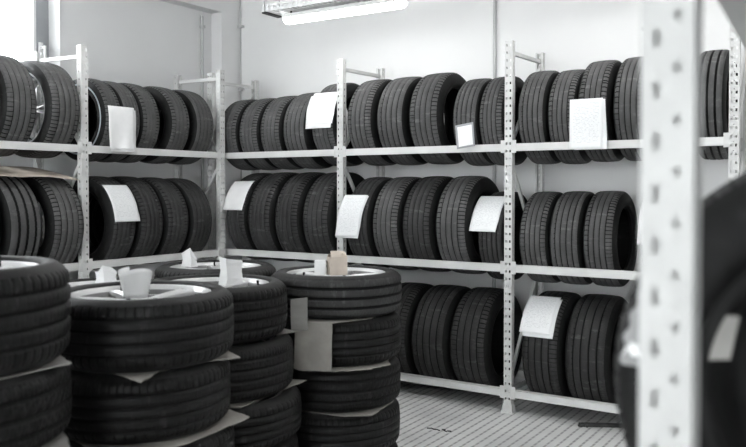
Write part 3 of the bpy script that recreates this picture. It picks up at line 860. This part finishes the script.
# separator with a flap folded up
def flap_sheet(c, ring, z, a, b_, dz, mat, label, lean=(0, 0), bow=0):
    """flat separator polygon + a folded flap standing/hanging from line a-b"""
    bm = bmesh.new(); vs = [bm.verts.new((x, y, z)) for x, y in ring+[a, b_]]
    cc = bm.verts.new((c[0], c[1], z)); n = len(vs)
    for i in range(n): bm.faces.new((cc, vs[i], vs[(i+1) % n]))
    A, B = vs[-2], vs[-1]; K = 5; prev = (A, B)
    for k in range(1, K+1):
        t = k/K; o = bow*math.sin(t*PI)
        na = bm.verts.new((a[0]+lean[0]*t+o*.5, a[1]+lean[1]*t-o, z+dz*t)); nb = bm.verts.new((b_[0]+lean[0]*t*.6+o*.5, b_[1]+lean[1]*t*.6-o, z+dz*t*(1.0 if dz < 0 else .93)))
        bm.faces.new((prev[0], prev[1], nb, na)); prev = (na, nb)
    o = bm_obj('cardboard_sheet', bm, M[mat]); so = o.modifiers.new('s', 'SOLIDIFY'); so.thickness = .0035; so.offset = 0
    tag(o, label, 'cardboard', 'cardboard separators between the wheels'); return o
z = ZC_[4][0]
flap_sheet(SC, polar(SC, [(80, .30), (150, .27), (230, .27), (300, .30)]), z, (-2.209, 2.889), (-2.277, 2.850), .155, 'card_grey',
           'cardboard flap bent upright between the blocky wheels and the tall right stack', lean=(.006, -.014), bow=.008)
z = ZD[4][0]
flap_sheet(SD, polar(SD, [(-20, .30), (60, .29), (140, .28), (200, .29)]), z, (-2.290, 2.897), (-2.116, 2.950), -.222, 'card',
           'large cardboard flap folded down in front of the tall right stack', lean=(-.008, .0), bow=.004)
z = ZD[3][0]; torn_sheet('cardboard_sheet', polar(SD, [(-5, .345), (60, .29), (140, .28), (205, .29), (250, .355), (280, .365), (305, .36), (330, .355)]), z, 'card', 'ragged torn cardboard edge across the middle of the tall right stack', seed=6, rough=.009)
z = ZD[2][0]; torn_sheet('cardboard_sheet', polar(SD, [(-28, .375), (20, .30), (100, .29), (200, .28), (270, .30), (312, .345)]), z, 'card', 'small cardboard corner showing low in the tall right stack', seed=7, rough=.003)

# cardboard over the tyres of the window bay
bm = bmesh.new(); g = []
for i in range(9):
    for j in range(5):
        y = 2.56 + i*.108 + (.02 if j == 0 else 0); x = -4.585 - j*.115 + .02*noise.noise(Vector((i*.9, j, 3)))
        zz = 1.5735 + (-4.60-x)*.165 + .006*noise.noise(Vector((i*.6, j*.7, 9))) - .010*max(0, (i-6))*(1 if j == 0 else .3) + .003
        g.append(bm.verts.new((x, y, zz)))
for i in range(8):
    for j in range(4): bm.faces.new((g[i*5+j], g[i*5+j+1], g[(i+1)*5+j+1], g[(i+1)*5+j]))
o = bm_obj('cardboard_sheet', bm, M['card_light']); so = o.modifiers.new('s', 'SOLIDIFY'); so.thickness = .004; so.offset = 0
tag(o, 'large brown cardboard sheet lying over the tyres below the top shelf, window bay', 'cardboard')

# ------------------------------------------------------------------ things lying on the wheels
def cam_right(p, r, f=0):   # offset a point by r to the right / f away as seen from the aisle
    return (p[0]+.8415*r-.540*f, p[1]+.540*r+.8415*f)
def paper_cup(loc, w0, w1, h, rot, label, arc=300, squash=.55, fold=0):
    bm = bmesh.new(); N, K = 26, 6; rows = []
    for k in range(K+1):
        t = k/K; ring = []
        for i in range(N+1):
            a = R_(-arc/2 + arc*i/N); r = (w0+(w1-w0)*t)/2
            rr = r*(1+.05*math.sin(3*a+fold)*t)
            ring.append(bm.verts.new((rr*math.sin(a), -rr*squash*math.cos(a), h*t*(1+.09*math.sin(a*2+fold)))))
        rows.append(ring)
    for a, b_ in zip(rows, rows[1:]):
        for i in range(N): bm.faces.new((a[i], a[i+1], b_[i+1], b_[i]))
    o = bm_obj('paper_note', bm, M['paper'], smooth=True); o.location = loc; o.rotation_euler = (0, 0, rot)
    so = o.modifiers.new('s', 'SOLIDIFY'); so.thickness = .0008
    tag(o, label, 'paper', 'folded papers on the wheels'); return o
def folded_paper(loc, pts, label, thick=.0008):
    """zigzag-folded standing sheet: pts = list of (x, y, z_bottom, z_top) along the sheet"""
    bm = bmesh.new(); prev = None
    for x, y, zb, zt in pts:
        col = [bm.verts.new((x + .004*math.sin(4*q/3+x*30), y + .006*math.sin(q/4*PI), zb+(zt-zb)*q/4)) for q in range(5)]
        if prev:
            for q in range(4): bm.faces.new((prev[q], col[q], col[q+1], prev[q+1]))
        prev = col
    o = bm_obj('paper_note', bm, M['paper']); o.location = loc; o.rotation_euler = (0, 0, R_(32.7))
    so = o.modifiers.new('s', 'SOLIDIFY'); so.thickness = thick
    tag(o, label, 'paper', 'folded papers on the wheels'); return o
topB, topC, topD, topE, topG = ZB[4][1], ZC_[4][1], ZD[4][1], ZE[4][1], ZG[4][1]
p = cam_right(SB, -.012, -.02); paper_cup((p[0], p[1], topB-.030), .085, .122, .098, R_(32.7), 'curled white paper standing on the hub of the large front alloy wheel', fold=.5)
p = cam_right(SC, .080, -.01)
folded_paper((p[0], p[1], topC-.022), [(-.050, .01, 0, .128), (-.012, -.02, 0, .120), (-.004, -.012, 0, .118), (.050, .03, .002, .108), (.046, .034, .012, .098)], 'folded white form standing on the blocky wheel behind the front one')
p = cam_right(SE, -.150, 0)
folded_paper((p[0], p[1], topE-.018), [(-.040, .0, .004, .075), (.012, -.014, 0, .108), (.040, .02, 0, .040)], 'small white folded paper leaning on the rear wheel near the left rack')
p = cam_right(SG, .03, 0)
folded_paper((p[0], p[1], topG-.016), [(-.058, .02, .0, .070), (-.030, -.01, 0, .072), (-.005, -.02, 0, .105), (.030, .0, .0, .095), (.050, .015, 0, .070), (.030, .040, 0, .040)], 'crumpled white paper behind the large front wheel, left')
# cardboard box with open lid + small white box on the tall right stack
p = cam_right(SD, .008, -.05)
bx = empty('parts_box', (p[0], p[1], topD-.0205), (0, 0, R_(32.7+18)))
w, d, h = .085, .075, .088; t = .0025
bm = bmesh.new()
box(bm, -w/2, w/2, -d/2, -d/2+t, 0, h); box(bm, -w/2, w/2, d/2-t, d/2, 0, h); box(bm, -w/2, -w/2+t, -d/2+t, d/2-t, 0, h); box(bm, w/2-t, w/2, -d/2+t, d/2-t, 0, h)
box(bm, -w/2+t, w/2-t, -d/2+t, d/2-t, 0, t); bm_obj('box_body', bm, M['card_light'], bx)
def flap(pts, lab=None):
    bm = bmesh.new(); v = [bm.verts.new(q) for q in pts]; bm.faces.new(v); o = bm_obj('lid_flap', bm, M['card_light'], bx)
    so = o.modifiers.new('s', 'SOLIDIFY'); so.thickness = t; so.offset = 0
flap([(-w/2, -d/2, h+.001), (w/2, -d/2, h+.001), (w/2-.004, -d/2+.052, h+.028), (-w/2+.010, -d/2+.045, h+.030)])
flap([(-w/2, d/2, h+.001), (w/2, d/2, h+.001), (w/2, d/2-.034, h+.014), (-w/2, d/2-.034, h+.016)])
flap([(w/2, -d/2, h+.001), (w/2, d/2, h+.001), (w/2-.022, d/2-.01, h+.022), (w/2-.022, -d/2+.012, h+.022)])
bm = bmesh.new(); box(bm, w/2, w/2+.0006, -d/2+.016, d/2-.018, .016, .066); bm_obj('box_label', bm, M['form'], bx)
tag(bx, 'small brown cardboard box with open lid on the tall right stack', 'box')
p = cam_right(SD, -.075, -.05)
bm = bmesh.new(); box(bm, -.028, .028, -.020, .020, 0, .072); bmesh.ops.bevel(bm, geom=list(bm.edges), offset=.0015, segments=1)
o = bm_obj('small_box', bm, M['paper']); o.location = (p[0], p[1], topD-.0205); o.rotation_euler = (0, 0, R_(28))
tag(o, 'small white box beside the brown cardboard box', 'box')

# ------------------------------------------------------------------ foreground rack at the right
TILT = R_(2.9); FO = (-.199, .8205, 0); FROT = -PI/2 + TILT
FDp = .40
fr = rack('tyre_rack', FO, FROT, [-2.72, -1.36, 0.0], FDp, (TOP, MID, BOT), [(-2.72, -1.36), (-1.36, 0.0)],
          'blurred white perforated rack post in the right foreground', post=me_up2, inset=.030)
def fw(lx, ly): 
    c, s_ = math.cos(FROT), math.sin(FROT); return (FO[0]+lx*c-ly*s_, FO[1]+lx*s_+ly*c)
HF = .145
def ftyre(lx, level, R, W, d, key, label, group):
    x, y = fw(lx, .215); zc = cz(level, R, HF)
    return tyre(x, y, zc, PI/2+TILT, W, R, d, key, label, group, face=-1)
t0 = ftyre(-.31, MID, .302, .225, 0, K_, 'large blurred black tyre just behind the foreground post', 'tyres on the foreground rack')
ftyre(-.60, MID, .302, .235, 1, D_, 'black tyre hidden behind the blurred foreground tyre', 'tyres on the foreground rack')
ftyre(-.78, TOP, .302, .235, 0, D_, 'dark tyre high on the foreground rack at the right edge', 'tyres on the foreground rack')
ftyre(-1.03, TOP, .302, .235, 1, D_, 'second dark tyre high on the foreground rack', 'tyres on the foreground rack')
t0.name = 'car_wheel'; t0['category'] = 'wheel'; t0['label'] = 'large blurred black wheel just behind the foreground post'; t0['group'] = 'wheels on the foreground rack'
v_, f_ = lathe([(W0*.84/2-.004, RI0+.004), (W0*.84/2-.004, RI0-.010), (W0*.84/2-.03, RI0-.022), (-.02, RI0-.030), (-.035, RI0-.05), (-.03, .10), (-.01, .085), (-.01, .04), (-.03, .034), (-.03, .0005),
                (-.034, .0005), (-.034, .036), (-.014, .042), (-.014, .083), (-.034, .102), (-.039, RI0-.048), (-.026, RI0-.026), (-.06, RI0-.006), (-W0*.84/2+.004, RI0+.004)], 96)
me = bpy.data.meshes.new('steel_rim'); me.from_pydata(v_, [], f_)
o = link('steel_rim', me, M['plastic_dark'], t0, True); o.location = (0, 0, R0); o.rotation_euler = (0, 0, PI); o['label'] = 'black steel rim'
# added patch, glints painted in its colour, on its tread shoulder (camera side)
verts = []; faces = []; nu, nv = 10, 18
for j in range(nv+1):
    for i in range(nu+1):
        ax = -(W0*.84/2+.0205) - .003*abs(noise.noise(Vector((i*.7, j*.6, 1)))); th = R_(4 + 22*j/nv)
        r = .268 + .040*i/nu + .003*math.sin(j*1.3)
        verts.append((ax, r*math.cos(th), r*math.sin(th)))
for j in range(nv):
    for i in range(nu):
        a = j*(nu+1)+i; faces.append((a, a+1, a+nu+2, a+nu+1))
me = bpy.data.meshes.new('glint_patch'); me.from_pydata(verts, [], faces)
o = link('glint_patch', me, M['glint'], t0, True); o.location = (0, 0, R0); o['label'] = 'added pale patch with painted glints'
# paper tag hanging on the bead
x, y = -.168, 1.046
bm = bmesh.new(); pts = [(-.024, 0, -.030), (.016, .001, -.026), (.026, .003, .028), (-.016, .002, .030)]
v = [bm.verts.new(q) for q in pts]; bm.faces.new(v); bmesh.ops.subdivide_edges(bm, edges=bm.edges, cuts=3, use_grid_fill=True)
o = bm_obj('paper_tag', bm, M['card_grey']); o.location = (x, y, 1.315); o.rotation_euler = (R_(4), 0, R_(10))  # pale paper coloured grey, its shadow put into the colour
so = o.modifiers.new('s', 'SOLIDIFY'); so.thickness = .0008
tag(o, 'small blurred paper tag hanging inside the foreground tyre', 'paper')

# dark bar lying on the floor under the back rack
bm = bmesh.new(); box(bm, 0, .46, -.016, .016, .0, .006); box(bm, 0, .46, -.016, -.010, .006, .026); box(bm, .02, .46, .010, .016, .006, .020)
tube(bm, (.015, -.028, .008), (.015, .03, .008), .008, 8); tube(bm, (.05, -.028, .008), (.05, -.016, .008), .009, 8)
o = bm_obj('metal_rail', bm, M['dark_metal']); o.location = (-1.585, 4.86, .0005); o.rotation_euler = (0, 0, R_(28))
tag(o, 'short dark metal rail lying on the floor in front of the back rack', 'rail')
bm = bmesh.new()
for q in range(7):
    a = Vector((-2.36+q*.022, 4.30+q*.004+.012*math.sin(q*2), .004)); tube(bm, a, a+Vector((.024, .010*math.cos(q*3), 0)), .0035, 6)
o = bm_obj('wire_scrap', bm, M['dark_metal']); tag(o, 'tiny dark wire scrap on the pale floor left of the middle rack foot', 'scrap')

# ------------------------------------------------------------------ daylight, camera
w = bpy.data.worlds.new('World'); sc.world = w; w.use_nodes = True
bg = w.node_tree.nodes['Background']; bg.inputs['Color'].default_value = (.94, .98, 1.0, 1); bg.inputs['Strength'].default_value = 5.8

cam = bpy.data.cameras.new('Camera'); co = bpy.data.objects.new('Camera', cam); COL.objects.link(co)
F = 790.0; pitch = R_(1.2)
co.location = (0, 0, 1.5); co.rotation_euler = (PI/2 - pitch, 0, R_(32.7))
cam.sensor_width = 36; cam.lens = 36*F/746; cam.clip_start = .02
off = 35.5 - F*math.tan(pitch)
cam.shift_y = -off/746
cam.dof.use_dof = True; cam.dof.focus_distance = 5.6; cam.dof.aperture_fstop = 3.2; cam.dof.aperture_blades = 8
sc.camera = co
sc.view_settings.view_transform = 'Standard'; sc.view_settings.look = 'None'; sc.view_settings.gamma = 1
sc.view_settings.exposure = 0.72
